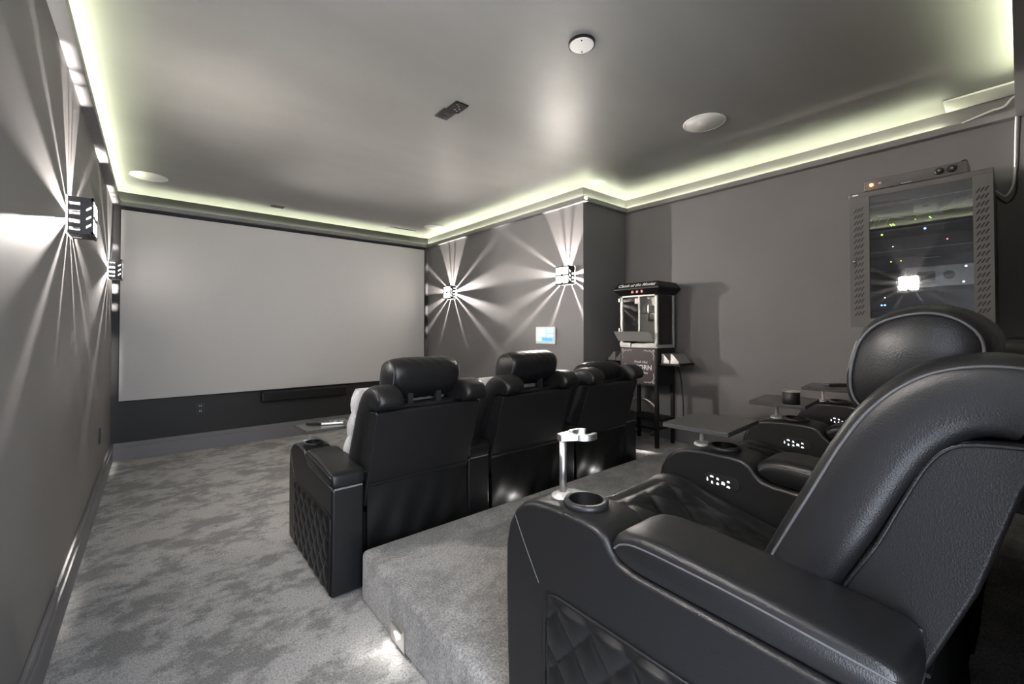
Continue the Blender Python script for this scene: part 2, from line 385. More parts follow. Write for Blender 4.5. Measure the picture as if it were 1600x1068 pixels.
# ---------------------------------------------------------------- ceiling fittings
def disc(x, y, r, label):
    t = thing('ceiling_speaker', label, 'speaker', (x, y, ZC), 0, 'ceiling speakers')
    MB().lathe([(r * .93, 0), (r, 0), (r, -.005), (r * .96, -.008), (r * .93, -.006)], n=40, caps=False).build('rim', whitep, t, smooth=True)
    MB().lathe([(0.0001, -.007), (r * .94, -.006), (r * .94, 0)], n=40).build('grille', whitep, t, smooth=True)
disc(-.048, 5.037, .135, 'round white ceiling speaker near the left wall')
disc(2.868, 5.06, .125, 'round white ceiling speaker in the corner above the screen')
disc(2.80, 1.344, .132, 'round white ceiling speaker above the popcorn machine side')
t = thing('box_cover', 'small round white cover plate with two screws on the ceiling', 'cover plate', (1.567, 1.346, ZC))
MB().lathe([(.064, 0), (.064, -.012), (.058, -.012), (.058, 0)], n=36, caps=False).build('dark_rim', blackm, t)  # plain black rim round the cover plate
MB().lathe([(.0001, -.016), (.056, -.016), (.058, -.013), (.058, -.004)], n=36).build('plate', whitep, t)
for a in (40, 220): MB().lathe([(.0001, -.018), (.004, -.018), (.0045, -.015)], (.042 * math.cos(R(a)), .042 * math.sin(R(a)), 0), 10).build('screw', dark_metal, t)
t = thing('ceiling_outlet', 'black two-gang outlet plate in the middle of the ceiling', 'outlet', (1.415, 2.295, ZC))
MB().box(-.045, .045, -.002, .118, -.008, 0).build('cover_plate', blackp, t, bevel=.002)
MB().box(-.032, .058, -.122, -.002, -.008, 0).build('cover_plate', blackm, t, bevel=.002)
for x, y in ((0, .03), (0, .085)):
    MB().box(x - .02, x + .02, y - .018, y + .018, -.011, -.008).build('socket', dark_metal, t, bevel=.002)
for x, y in ((0.01, -.04), (.01, -.085), (.03, -.03), (-.01, -.10), (.03, -.062)):
    MB().lathe([(.0001, -.0105), (.005, -.0105), (.005, -.008)], (x, y, 0), 10).build('jack', brushed, t)
t = thing('ceiling_vent', 'small dark ceiling vent in front of the screen', 'vent', (1.044, 5.35, ZC))
MB().box(-.075, .075, -.05, .05, -.004, 0).build('frame', trimm, t)
for k in range(4): MB().box(-.065, .065, -.042 + k * .022, -.028 + k * .022, -.007, -.004).build('slat', blackm, t)
t = thing('access_panel', 'thin grey access panel in the ceiling by the screen corner', 'panel', (2.60, 5.50, ZC))
MB().box(-.19, .19, -.075, .075, -.003, 0).build('panel', ceilm, t)
MB().box(-.19, .19, -.08, -.075, -.006, 0).build('edge', dark_metal, t)
t = thing('air_register', 'white rectangular register on the ceiling above the rack', 'register', (3.74, .15, ZC))
MB().box(-.095, .09, -.15, .14, -.012, 0).build('plate', whitep, t, bevel=.003)

# ---------------------------------------------------------------- recliner
AW = .080                 # half arm width
PITCH = .786
def bake(o):
    dg = bpy.context.evaluated_depsgraph_get(); dg.update()
    me = bpy.data.meshes.new_from_object(o.evaluated_get(dg)); old = o.data; o.modifiers.clear(); o.data = me; bpy.data.meshes.remove(old)
ARM = [(0, .012), (0, .535), (.20, .545), (.42, .553), (.455, .560), (.475, .578), (.49, .600), (.515, .615), (.56, .620), (.66, .618), (.72, .612), (.765, .596), (.80, .565), (.825, .52), (.838, .46), (.84, .36), (.836, .18), (.828, .012)]
CUP_Y, POST_Y = .61, .695
def make_arm(ax, parent, controls=False, quilt=True):
    arm = MB().prism(ARM, ax - AW, ax + AW, 'x').build('arm', leather, parent, bevel=.016, seg=4, ang=40)
    bpy.context.view_layer.update()
    cut = MB().lathe([(.0475, .5), (.0475, .7)], (ax, CUP_Y, 0), 32).build('cut', leather, parent)
    bo = arm.modifiers.new('cup', 'BOOLEAN'); bo.object = cut; bo.operation = 'DIFFERENCE'; bo.solver = 'EXACT'
    bpy.context.view_layer.update(); bake(arm); cm = cut.data; bpy.data.objects.remove(cut); bpy.data.meshes.remove(cm)
    cup = MB().lathe([(.043, .632), (.052, .632), (.056, .627), (.056, .618), (.0475, .616), (.047, .52), (.0001, .515), (.0001, .519), (.043, .524), (.043, .632)], (ax, CUP_Y, 0), 40, caps=False).build('cup_holder', dark_metal, arm, smooth=True)
    MB().lathe([(.0428, .6315), (.0425, .528), (.0001, .5245)], (ax, CUP_Y, 0), 40, caps=False).build('cup_liner', blackm, cup, smooth=True)
    # pad: crowned cushion on the rear two thirds
    prof = catmull([(-.004, .542), (-.006, .575), (.004, .600), (.05, .612), (.20, .628), (.33, .637), (.41, .638), (.452, .626), (.474, .604), (.470, .582), (.452, .566), (.40, .556), (.2, .549), (.02, .541)], 4, True)
    cy = .22; cz = .59
    def padf(u, v):
        p = prof[int(round(u * len(prof))) % len(prof)]; t = v * 2 - 1
        k = (1 - abs(t) ** 7) ** .5 if abs(t) < 1 else 0
        k = .70 + .30 * k
        kk = .93 + .07 * (k - .7) / .3
        return (ax + t * (AW + .004), cy + (p[0] - cy) * kk, cz + (p[1] - cz) * k)
    m = MB().grid(padf, len(prof), 22, True); nn = len(prof)
    m.f.append(tuple(range(nn))[::-1]); m.f.append(tuple(range(22 * nn, 23 * nn)))
    pad = m.build('arm_pad', leather, arm, smooth=True)
    pad.data.set_sharp_from_angle(angle=R(70))
    for s in (-1, 1):
        pts = [(ax + s * (AW + .0035), q[0], q[1]) for q in [(.0, .588), (.06, .594), (.2, .607), (.33, .614), (.41, .615), (.445, .606), (.462, .592)]]
        MB().tube(catmull(pts, 5), .0022, 6).build('piping', thread_shine, pad)
    MB().box(ax - .068, ax + .068, -.004, .001, .527, .536).build('trim_strip', brushed, arm)
    if quilt:
        y0, y1, z0, z1 = .012, .675, .03, .405
        def qf(u, v):
            y = y0 + (y1 - y0) * u; z = z0 + (z1 - z0) * v
            a = math.pi * (y / .105 + z / .125); c = math.pi * (y / .105 - z / .125)
            h = (abs(math.sin(a)) * abs(math.sin(c))) ** .36
            e = min(u, 1 - u) * (y1 - y0); g = min(v, 1 - v) * (z1 - z0); d = min(e, g)
            rim = 1 if d > .02 else max(d, 0) / .02
            return (ax - AW - .001 - .013 * h * rim - .004 * rim, y, z)
        MB().grid(qf, 132, 76).build('quilted_panel', leather_s, arm, smooth=True)
        loop = [(y0, z0), (y0, z1 - .03), (y0 + .012, z1 - .006), (y0 + .04, z1), (y1 - .04, z1), (y1 - .01, z1 - .008), (y1, z1 - .04), (y1, z0)]
        MB().tube([(ax - AW - .002, y, z) for y, z in loop], .0045, 8).build('panel_piping', leather, arm, smooth=True)
        MB().tube(catmull([(ax - AW - .0005, .795, .555), (ax - AW - .0005, .755, .49), (ax - AW - .0005, .70, .41)], 6), .0014, 6).build('seam', thread_shine, arm)
    if controls:
        x = ax - AW
        poly = [(.535, .545), (.625, .545), (.645, .532), (.645, .512), (.628, .498), (.538, .498), (.522, .512), (.522, .532)]
        cp = MB().prism(poly, x - .005, x + .001, 'x').build('control_panel', blackp, arm, bevel=.002)
        for y, z, w_, h_ in ((.634, .520, .004, .012), (.618, .533, .012, .006), (.617, .512, .006, .009), (.597, .529, .008, .008), (.597, .512, .008, .007), (.578, .518, .012, .011), (.560, .528, .009, .006), (.560, .510, .011, .006)):
            MB().prism([(y - w_ / 2, z - h_ / 2), (y + w_ / 2, z - h_ / 3), (y + w_ / 3, z + h_ / 2), (y - w_ / 3, z + h_ / 3)], x - .0065, x - .005, 'x').build('button', iconm, cp)
    return arm

def make_recliner():
    t = thing('recliner', 'x', 'recliner')
    make_arm(-PITCH / 2, t, controls=False)
    HW = PITCH / 2 - AW - .003
    MB().box(-HW, HW, .06, .74, .03, .36).build('base', leather_s, t, bevel=.01)
    # seat with diamond quilting and a waterfall front
    path = catmull([(.17, .375), (.30, .395), (.45, .425), (.60, .462), (.70, .490), (.775, .494), (.825, .470), (.848, .425), (.852, .36), (.845, .25), (.84, .12)], 12)
    S_ = [0]
    for i in range(1, len(path)): S_.append(S_[-1] + (path[i] - path[i - 1]).length)
    def seatf(u, v):
        i = v * (len(path) - 1); k = min(int(i), len(path) - 2); f = i - k
        p = path[k].lerp(path[k + 1], f); s = S_[k] + (S_[k + 1] - S_[k]) * f; tg = (path[k + 1] - path[k]).normalized(); n = Vector((-tg.y, tg.x))
        x = -HW + 2 * HW * u; h = 0
        ax_ = abs(x)
        if ax_ < .225 and s < .60:
            a = math.pi * (x / .13 + s / .16); c = math.pi * (x / .13 - s / .16)
            h = .019 * (abs(math.sin(a)) * abs(math.sin(c))) ** .36 * min(1, (.225 - ax_) / .02) * min(1, (.60 - s) / .03)
        elif ax_ < .225: h = .010 * min(1, (s - .60) / .03)
        else: h = .016 * (1 - ((ax_ - .265) / .045) ** 2 if abs(ax_ - .265) < .045 else 0)
        return (x, p.x + n.x * h, p.y + n.y * h)
    seat = MB().grid(seatf, 92, 100).build('seat', leather, t, smooth=True)
    # backrest core, front cushion and rear shell
    poly = [(.10, .40), (.112, .60), (.060, .703), (.028, .776), (-.004, .855), (-.040, .893), (-.118, .902), (-.128, .89), (-.105, .83), (-.061, .671), (-.005, .526), (.012, .47), (.03, .40)]
    MB().prism(poly, -HW + .004, HW - .004, 'x').build('back_shell', leather, t, bevel=.014, seg=3, ang=25)
    for s in (-1, 1):
        MB().tube(catmull([(s * (HW - .003), y, z) for y, z in [(.100, .56), (.104, .60), (.055, .70), (.024, .776), (-.010, .852), (-.044, .886), (-.112, .895)]], 5), .0035, 6).build('piping', leather, t, smooth=True)
    poly = [(.245, .40), (.205, .55), (.150, .70), (.085, .83), (.03, .91), (-.04, .925), (-.06, .88), (.0, .75), (.06, .60), (.10, .42)]
    MB().prism(poly, -.19, .19, 'x').build('back_cushion', leather_s, t, bevel=.02, seg=3, ang=20)
    # side wings: a fat roll that climbs the side of the back and folds over its top
    WB = .073
    wp = catmull([(.232, .43), (.205, .52), (.166, .615), (.105, .745), (.060, .840), (.020, .905), (-.030, .950), (-.085, .963), (-.132, .950), (-.155, .915)], 8)
    wn = len(wp)
    def wing(cx, sd):
        def fr(i):
            a = wp[max(i - 1, 0)]; b_ = wp[min(i + 1, wn - 1)]; tg = (b_ - a).normalized(); return tg, Vector((tg.y, -tg.x))
        def pt(i, th, out=0):
            tg, n = fr(i)
            k = 1.0; q = (wn - 1 - i) / 14.0
            if q < 1: k = math.sqrt(max(0, 1 - (1 - q) ** 2.4)) * .93 + .07
            ha = .063 * k; c, s = math.cos(th), math.sin(th)
            aa = sgn(c, .62) * ha; bb = sgn(s, .50) * WB * (.86 + .14 * k)
            p = wp[i] + n * (aa * (1 + out))
            return (cx + bb * (1 + out * .8), p.x, p.y)
        NT = 28
        m = MB(); m.grid(lambda u, v: pt(int(round(v * (wn - 1))), 2 * math.pi * u), NT, wn - 1, True)
        m.f.append(tuple(range(NT))[::-1]); m.f.append(tuple(range((wn - 1) * NT, wn * NT)))
        wg = m.build('wing', leather, t, smooth=True); wg.data.set_sharp_from_angle(angle=R(75))
        for th in (.97,):
            th = th if sd > 0 else -th
            MB().tube([pt(i, th, .012) for i in range(0, wn - 6)], .0024, 6).build('piping', thread_shine, wg, smooth=True)
        return wg
    wing(-(HW - WB + .013), -1); wing(HW - WB + .013, 1)
    # headrest
    hp = catmull([(.128, .955), (.122, 1.005), (.108, 1.05), (.078, 1.086), (.03, 1.105), (-.015, 1.107), (-.053, 1.090), (-.078, 1.06), (-.083, 1.02), (-.066, .965), (-.025, .915), (.035, .882), (.090, .885), (.120, .912)], 3, True)
    hn = len(hp); hc = Vector((.025, .995)); HH = .195
    def hf(u, v):
        p = hp[int(round(u * hn)) % hn]; tt = v * 2 - 1
        k = .80 + .20 * math.sqrt(max(0, 1 - abs(tt) ** 5))
        wr = 1 + .014 * math.sin(u * 61 + 3.1 * tt) * math.sin(tt * 23 + u * 17) * (1 - abs(tt) * .3)
        q = hc + (p - hc) * k * wr
        return (tt * HH, q.x, q.y)
    m = MB().grid(hf, hn, 40, True)
    # rounded end caps
    for e, s in ((0, -1), (40, 1)):
        base = [m.v[e * hn + i] for i in range(hn)]; prev = [e * hn + i for i in range(hn)]
        for kk, dx in ((.8, .010), (.5, .017), (.2, .020)):
            o_ = len(m.v); m.v += [(s * (HH + dx), hc.x + (b_[1] - hc.x) * kk, hc.y + (b_[2] - hc.y) * kk) for b_ in base]
            for i in range(hn): m.f.append((prev[i], prev[(i + 1) % hn], o_ + (i + 1) % hn, o_ + i))
            prev = [o_ + i for i in range(hn)]
        m.f.append(tuple(prev))
    hr = m.build('headrest', leather, t, smooth=True)
    for s in (-1, 1):
        MB().tube([(s * (HH + .001), hc.x + (p - hc).x * .835, hc.y + (p - hc).y * .835) for p in hp], .0026, 6, True).build('piping', thread_shine, hr, smooth=True)
    MB().box(-.10, -.07, -.045, -.02, .86, .95).build('headrest_post', dark_metal, t); MB().box(.07, .10, -.045, -.02, .86, .95).build('headrest_post', dark_metal, t)
    # loose skirt on the rear
    def sk(u, v):
        x = -HW + .01 + (2 * HW - .02) * u; z = .515 - .46 * v
        y = .004 + .016 * v + .018 * v * (math.sin(x * 19 + 1.3 * math.sin(v * 5)) + .6 * math.sin(x * 41 + v * 7)) * .8 - .02 * math.sin(v * math.pi)
        return (x, y, z)
    MB().grid(sk, 60, 26).build('rear_skirt', skirtm, t, smooth=True)
    MB().tube([(-HW + .01, -.004, .516), (HW - .01, -.004, .516)], .004, 6).build('rear_seam', leather, t)
    return t

proto = make_recliner()
def place(t, x_arm, y0, z0, label, group, head=0.0):
    t.location = (x_arm + PITCH / 2, y0, z0); tag(t, label, 'recliner', group)
    for c in t.children:
        if c.name.startswith('headrest') and 'post' not in c.name: c.location.z += head; c.location.y -= head * .35
        if c.name.startswith('headrest_post'): c.location.z += head * .5
# variant whose left arm carries lit controls and no quilted outer panel
proto2 = copy_tree(proto)
for c in list(proto2.children):
    if c.name.split('.')[0] == 'arm':
        for g in list(c.children):
            for h in list(g.children): bpy.data.objects.remove(h)
            bpy.data.objects.remove(g)
        bpy.data.objects.remove(c)
make_arm(-PITCH / 2, proto2, controls=True, quilt=False)
mid2 = copy_tree(proto2)
def last_arm(t): 
    src = [c for c in t.children if c.name.split('.')[0] == 'arm'][0]
    a = copy_tree(src, t); a.location.x += PITCH
FR_X, FR_Y = .738, 2.128
RR_X, RR_Y = .845, .105
gf, gr = 'front row recliners', 'rear row recliners'
f1, f2, r1, r2 = proto, proto2, copy_tree(proto), copy_tree(proto2)
f3, r3 = mid2, copy_tree(mid2)
last_arm(f3); last_arm(r3)
place(f1, FR_X, FR_Y, 0, 'black leather front row recliner nearest the left wall, quilted arm and white plush pillow', gf, .045)
place(f2, FR_X + PITCH, FR_Y, 0, 'black leather recliner in the middle of the front row with raised headrest', gf, .055)
place(f3, FR_X + 2 * PITCH, FR_Y, 0, 'black leather front row recliner beside the popcorn machine, headrest lowered', gf, -.055)
place(r1, RR_X, RR_Y, RZ, 'large black leather recliner nearest the camera, with metal glass holder on its arm', gr, 0)
place(r2, RR_X + PITCH, RR_Y, RZ, 'black leather rear row recliner directly behind the nearest one', gr, -.03)
place(r3, RR_X + 2 * PITCH, RR_Y, RZ, 'black leather rear row recliner nearest the equipment rack wall', gr, -.04)

# ---------------------------------------------------------------- trays, holder and what lies on them
ARMZ = .620
def tray(x, y, z, rz, label, off=(0, 0), size=(.30, .235), hgt=.074):
    t = thing('tray_table', label, 'tray', (x, y, z), rz, 'swivel tray tables')
    MB().lathe([(.0001, 0), (.030, 0), (.030, .007), (.024, .012), (.0001, .012)], n=24, sx=1.15, sy=.9).build('post_base', alu, t, bevel=.001)
    MB().lathe([(.0075, .01), (.0075, hgt)], n=16).build('post', alu, t)
    a, b_ = size[0] / 2, size[1] / 2
    MB().box(off[0] - .05, off[0] + .05, off[1] - .035, off[1] + .035, hgt - .006, hgt + .004).build('bracket', dark_metal, t)
    top = MB().box(off[0] - a, off[0] + a, off[1] - b_, off[1] + b_, hgt + .004, hgt + .022).build('tray_top', trayw, t, bevel=.003)
    for k in range(2): MB().box(off[0] - a - .001, off[0] + a + .001, off[1] - b_ - .001, off[1] + b_ + .001, hgt + .0085 + k * .006, hgt + .0105 + k * .006).build('edge_line', thread_shine, top)
    return t
tray(RR_X + PITCH, RR_Y + POST_Y, RZ + ARMZ - .004, R(3), 'dark wooden tray table in front of the nearest recliner, nothing on it', (.0, -.035))
tray(RR_X + 2 * PITCH, RR_Y + POST_Y, RZ + ARMZ - .004, R(4), 'dark wooden tray table with a black jar standing on it', (.0, -.035))
tray(RR_X + 3 * PITCH, RR_Y + POST_Y, RZ + ARMZ - .004, R(4), 'dark wooden tray table by the rack wall with a remote on it', (.0, -.035))
tray(FR_X, FR_Y + POST_Y, ARMZ - .004, R(2), 'dark wooden tray table on the front row with two remotes on it', (.09, -.04))
gh = thing('glass_holder', 'shiny metal wine glass holder standing on the nearest armrest', 'glass holder', (RR_X - .003, RR_Y + POST_Y - .008, RZ + ARMZ - .006), R(-15))
MB().lathe([(.0001, 0), (.031, 0), (.031, .006), (.018, .014), (.0105, .016)], n=28).build('base', alu, gh, smooth=True)
MB().lathe([(.0095, .012), (.0095, .158)], n=20).build('post', brushed, gh, smooth=True)
arc = [(.062 + .038 * math.cos(R(a)), .038 * math.sin(R(a))) for a in range(-150, 151, 12)]
inner = [(.062 + .026 * math.cos(R(a)), .026 * math.sin(R(a))) for a in range(150, -151, -12)]
mb = MB(); 
ring_o = [(.062 + .040 * math.cos(R(a)), .040 * math.sin(R(a))) for a in range(40, 321, 10)]
ring_i = [(.062 + .027 * math.cos(R(a)), .027 * math.sin(R(a))) for a in range(320, 39, -10)]
mb.prism(ring_o + ring_i, .150, .168, 'z')
mb.build('ring', brushed, gh, bevel=.002)
MB().prism([(-.012, -.011), (.036, -.026), (.036, .026), (-.012, .011)], .150, .168, 'z').build('ring_arm', brushed, gh, bevel=.002)

jz = RZ + ARMZ - .004 + .096
jar = thing('candle_jar', 'round black jar with a pale top on the tray table', 'jar', (2.30, .70, jz))
MB().lathe([(.0001, 0), (.034, 0), (.036, .004), (.036, .055), (.033, .058), (.033, .046), (.0001, .046)], n=32).build('jar', blackp, jar, smooth=True)
MB().lathe([(.0001, .0465), (.033, .0465), (.033, .056), (.0001, .057)], n=28).build('filling', whitep, jar)
MB().lathe([(.0335, .0575), (.0365, .0575), (.0365, .061), (.0335, .061), (.0335, .0575)], n=28, caps=False).build('rim', alu, jar)
def remote(loc, rz, label, l=.13, w_=.045, pale=False):
    t = thing('remote_control', label, 'remote', loc, rz, 'remotes on the trays')
    MB().box(-w_ / 2, w_ / 2, -l / 2, l / 2, 0, .017).build('case', brushed if pale else blackp, t, bevel=.005, seg=3)
    for i in range(3):
        for j in range(4): MB().box(-.013 + i * .011, -.006 + i * .011, -l * .32 + j * .02, -l * .32 + j * .02 + .008, .017, .0188).build('button', whitep if (pale and j == 1) else dark_metal, t)
fz = ARMZ - .004 + .0965
remote((FR_X + .05, FR_Y + POST_Y - .0, fz), R(58), 'black remote control on the front row tray')
remote((FR_X + .12, FR_Y + POST_Y - .055, fz), R(70), 'silver remote control beside the black one on the front tray', .13, .045, True)
remote((RR_X + 3 * PITCH + .04, RR_Y + POST_Y - .06, RZ + fz), R(55), 'black remote control on the tray by the rack wall', .14, .05)

# white plush pillows
def plush_pillow(x, label, sc=1):
    t = thing('plush_pillow', label, 'pillow', (x, FR_Y + .315, .45))
    W2, H2 = .305 * sc, .27
    def f(sd):
        def g(u, v):
            a = u * 2 - 1; b_ = v * 2 - 1
            e = max(0, (1 - abs(a) ** 4) * (1 - abs(b_) ** 4)) ** .5
            puff = .80 + .20 * abs(math.sin(u * math.pi * 4)) * abs(math.sin(v * math.pi * 4))
            wob = .014 * abs(math.sin(v * math.pi * 4)) 
            yy = sd * .075 * e * puff + .004 * random.uniform(-1, 1) * e
            zz = H2 + b_ * H2
            return (a * (W2 + wob), yy - (zz - .1) * .42, zz)
        return g
    m = MB(); m.grid(f(1), 48, 48); m.grid(f(-1), 48, 48)
    m.build('cushion', plush, t, smooth=True)
plush_pillow(FR_X + PITCH / 2 - .01, 'tufted white plush pillow leaning in the front recliner nearest the left wall')
plush_pillow(FR_X + PITCH * 1.5 - .01, 'white plush pillow in the middle front row recliner, mostly hidden', .98)

# ---------------------------------------------------------------- step lights
def step_light(loc, rz, label, power, aim=42):
    t = thing('step_light', label, 'step light', loc, rz, 'riser step lights')
    MB().box(-.062, .062, 0, .006, -.042, .042).build('face_plate', brushed, t, bevel=.002)
    m = MB().prism([(-.028, .0), (0, .022), (.028, 0), (0, -.022)], .006, .009, 'y').build('lens', whitep, t)
    MB().box(-.045, .045, .006, .012, .030, .034).build('louver', brushed, t)
    ld = bpy.data.lights.new('lamp', 'AREA'); ld.shape = 'RECTANGLE'; ld.size = .09; ld.size_y = .02; ld.energy = power; ld.color = (1, .97, .93)
    lo = bpy.data.objects.new('lamp', ld); COL.objects.link(lo); lo.parent = t; lo.location = (0, .016, .020); lo.rotation_euler = (R(aim), 0, 0)
step_light((RX, 1.645, .06), R(90), 'square metal step light low on the side of the carpeted riser', .40)
step_light((1.80, RY, .185), R(0), 'step light in the riser front behind the middle front recliner', .5, 100)
step_light((2.62, RY, .185), R(0), 'step light in the riser front behind the front recliner near the popcorn machine', .5, 100)

# ---------------------------------------------------------------- popcorn machine
PX0, PX1, PY0, PY1 = 3.45, 3.75, 2.095, 2.487
pm = thing('popcorn_machine', 'popcorn machine with glass cabinet on a black stand in the wall niche', 'popcorn machine', (3.6, 2.29, RZ))
def pb(name, m, mb, parent=pm, **kw): return mb.build(name, m, parent, world=True, **kw)
for x in (PX0 + .015, PX1 - .015):
    for y in (PY0 + .015, PY1 - .015): pb('leg', blackm, MB().box(x - .015, x + .015, y - .015, y + .015, RZ, .80), bevel=.002)
pb('lower_shelf', blackm, MB().box(PX0 + .01, PX1 - .01, PY0 + .01, PY1 - .01, .475, .49).box(PX0, PX0 + .015, PY0 + .02, PY1 - .02, .40, .42).box(PX0 + .02, PX1 - .02, PY0, PY0 + .015, .40, .42))
cab = pb('stand_cabinet', blackm, MB().box(PX0, PX1, PY0, PY1, .79, 1.135), bevel=.004)
fp = pb('front_panel', maroon, MB().box(PX0 - .006, PX0 - .0005, PY0 + .012, PY1 - .012, .805, 1.128), bevel=.002)
bas = ((0, -1, 0), (0, 0, 1), (-1, 0, 0)); yc = (PY0 + PY1) / 2
pb('lettering', whitep, text_mb('POPCORN', .062, bas, (PX0 - .007, yc, .955), bold=.0012), fp)
pb('lettering', whitep, text_mb('Fresh Hot', .034, bas, (PX0 - .007, yc - .03, 1.005), .35), fp)
pb('lettering', whitep, text_mb('Movie Time', .030, bas, (PX0 - .007, yc - .03, .908), .35), fp)
for sy in (-1, 1):
    for sz in (-1, 1):
        cy_, cz_ = yc + sy * (.5 * (PY1 - PY0) - .03), .9665 + sz * .143
        a = [(PX0 - .008, cy_ - sy * q[0], cz_ - sz * q[1]) for q in ((.10, .002), (.08, -.002), (.055, .004), (.038, -.004), (.03, .006), (.02, .010), (.012, .002), (.004, -.008), (-.006, 0), (.0, .010), (.008, .016), (.004, .03), (-.004, .045), (.002, .065), (-.002, .085))]
        pb('scroll_ornament', whitep, MB().tube(catmull(a, 4), .0028, 6), fp)
# glass cabinet
pb('cabinet_base', alu, MB().box(PX0, PX1, PY0, PY1, 1.135, 1.165), bevel=.002)
pb('base_block', alu, MB().box(PX0 - .012, PX0, PY0 + .002, PY0 + .11, 1.145, 1.178)); pb('base_block', alu, MB().box(PX0 - .012, PX0, PY1 - .12, PY1 - .002, 1.145, 1.178))
for x in (PX0 + .011, PX1 - .011):
    for y in (PY0 + .012, PY1 - .012): pb('corner_post', alu, MB().box(x - .011, x + .011, y - .012, y + .012, 1.165, 1.625))
pb('top_rail', alu, MB().box(PX0, PX0 + .014, PY0, PY1, 1.61, 1.625)); pb('door_bar', alu, MB().box(PX0 + .002, PX0 + .012, yc - .006 - .01, yc + .006 - .01, 1.26, 1.61))
pb('glass_pane', glass, MB().box(PX0 + .006, PX0 + .009, yc, PY1 - .024, 1.25, 1.61)); pb('glass_pane', glass, MB().box(PX0 + .006, PX0 + .009, PY0 + .024, yc - .02, 1.25, 1.61))
pb('glass_pane', glass, MB().box(PX0 + .022, PX1 - .022, PY0 + .006, PY0 + .009, 1.165, 1.62)); pb('glass_pane', glass, MB().box(PX0 + .022, PX1 - .022, PY1 - .009, PY1 - .006, 1.165, 1.62))
pb('back_plate', steel_in, MB().box(PX1 - .014, PX1 - .010, PY0 + .02, PY1 - .02, 1.165, 1.62))
pb('floor_plate', steel_in, MB().box(PX0 + .02, PX1 - .02, PY0 + .02, PY1 - .02, 1.165, 1.172))
for z in (1.585, 1.30): pb('hinge', alu, MB().box(PX0 - .012, PX0 + .008, PY1 - .004, PY1 + .016, z - .018, z + .018), bevel=.002)
pb('drop_flap', steel_in, MB().prism([(PX0 - .004, 1.195), (PX0 - .001, 1.193), (PX0 - .075, 1.285), (PX0 - .080, 1.284)], PY0 + .035, PY1 + .02, 'y'), bevel=.001)
pb('flap_cheek', steel_in, MB().prism([(PX0, 1.195), (PX0, 1.28), (PX0 - .072, 1.28)], PY0 + .030, PY0 + .034, 'y')); pb('flap_cheek', steel_in, MB().prism([(PX0, 1.195), (PX0, 1.28), (PX0 - .072, 1.28)], PY1 - .034, PY1 - .030, 'y'))
ky = PY0 + .115
kt = pb('kettle', chrome, MB().lathe([(.0001, 1.375), (.052, 1.38), (.058, 1.40), (.058, 1.455), (.05, 1.462), (.0001, 1.468)], (PX0 + .14, ky, 0), 28), smooth=True)
kt.data.set_sharp_from_angle(angle=R(40))
for ry in (ky + .055, ky - .065): pb('hanger_rod', chrome, MB().box(PX0 + .135, PX0 + .145, ry, ry + .01, 1.45, 1.62), kt)
pb('crank', chrome, MB().tube([(PX0 + .14, ky + .06, 1.46), (PX0 + .10, ky + .10, 1.455), (PX0 + .07, ky + .13, 1.455)], .006), kt)
pb('motor_box', steel_in, MB().box(PX0 + .09, PX0 + .19, ky - .05, ky + .04, 1.53, 1.62))
pb('white_sticker', whitep, MB().box(PX0 + .003, PX0 + .005, yc - .012, yc + .035, 1.545, 1.595))
# roof
rings = [(0, 1.622), (.045, 1.675), (.045, 1.69), (.012, 1.742)]
m = MB()
for d, z in rings: m.v += [(PX0 - d, PY0 - d, z), (PX1 + d * .8, PY0 - d, z), (PX1 + d * .8, PY1 + d, z), (PX0 - d, PY1 + d, z)]
for i in range(3):
    for k in range(4): m.f.append((i * 4 + k, i * 4 + (k + 1) % 4, i * 4 + 4 + (k + 1) % 4, i * 4 + 4 + k))
m.f += [(3, 2, 1, 0), (12, 13, 14, 15)]
roof = pb('roof', blackm, m, bevel=.003)
sl = Vector((.033, 0, .052)).normalized(); nrm = Vector((-.052, 0, .033)).normalized()
pb('lettering', whitep, text_mb('Classic at the Movies', .046, ((0, -1, 0), tuple(sl), tuple(nrm)), (PX0 - .031, yc, 1.714), .4, bold=.0008), roof)
for k in range(3):
    y = yc + .035 - k * .05
    sw = pb('switch', redl, MB().box(PX0 - .036, PX0 - .026, y - .013, y + .013, 1.640, 1.668), roof, bevel=.002)
# side trays with metal pans
for s, y in ((-1, PY0), (1, PY1)):
    pb('side_shelf', blackm, MB().box(PX0 + .03, PX1 - .02, min(y, y + s * .20), max(y, y + s * .20), .985, 1.0))
    for k in (0, 1):
        y0 = y + s * (.012 + k * .088); y1 = y0 + s * .08
        pb('metal_pan', brushed, MB().prism([(y0, 1.002), (y1, 1.002), (y1, 1.018), (y0 + s * .02, 1.085), (y0, 1.085)], PX0 + .05, PX1 - .05, 'x').box(PX0 + .045, PX0 + .05, min(y0, y1), max(y0, y1), 1.0, 1.03), bevel=.003)
tag(MB().tube([(3.80 + .015 * math.cos(R(a)) * 0 - .03 * math.sin(R(a)), 2.47 + .185 * math.cos(R(a)), .432 + .185 * math.sin(R(a))) for a in range(0, 360, 8)], .010, 10, True).build('hoop', brushed, smooth=True), 'chrome hoop leaning on the wall behind the popcorn stand legs', 'hoop')
tag(MB().tube(catmull([(3.70, 2.085, 1.0), (3.76, 2.06, .93), (3.79, 2.05, .8), (3.80, 2.04, .6), (3.83, 2.06, .45), (3.852, 2.10, .42)], 8), .005, 8).build('electric_cable', cord_b, smooth=True), 'black power cord hanging beside the popcorn stand', 'cord')

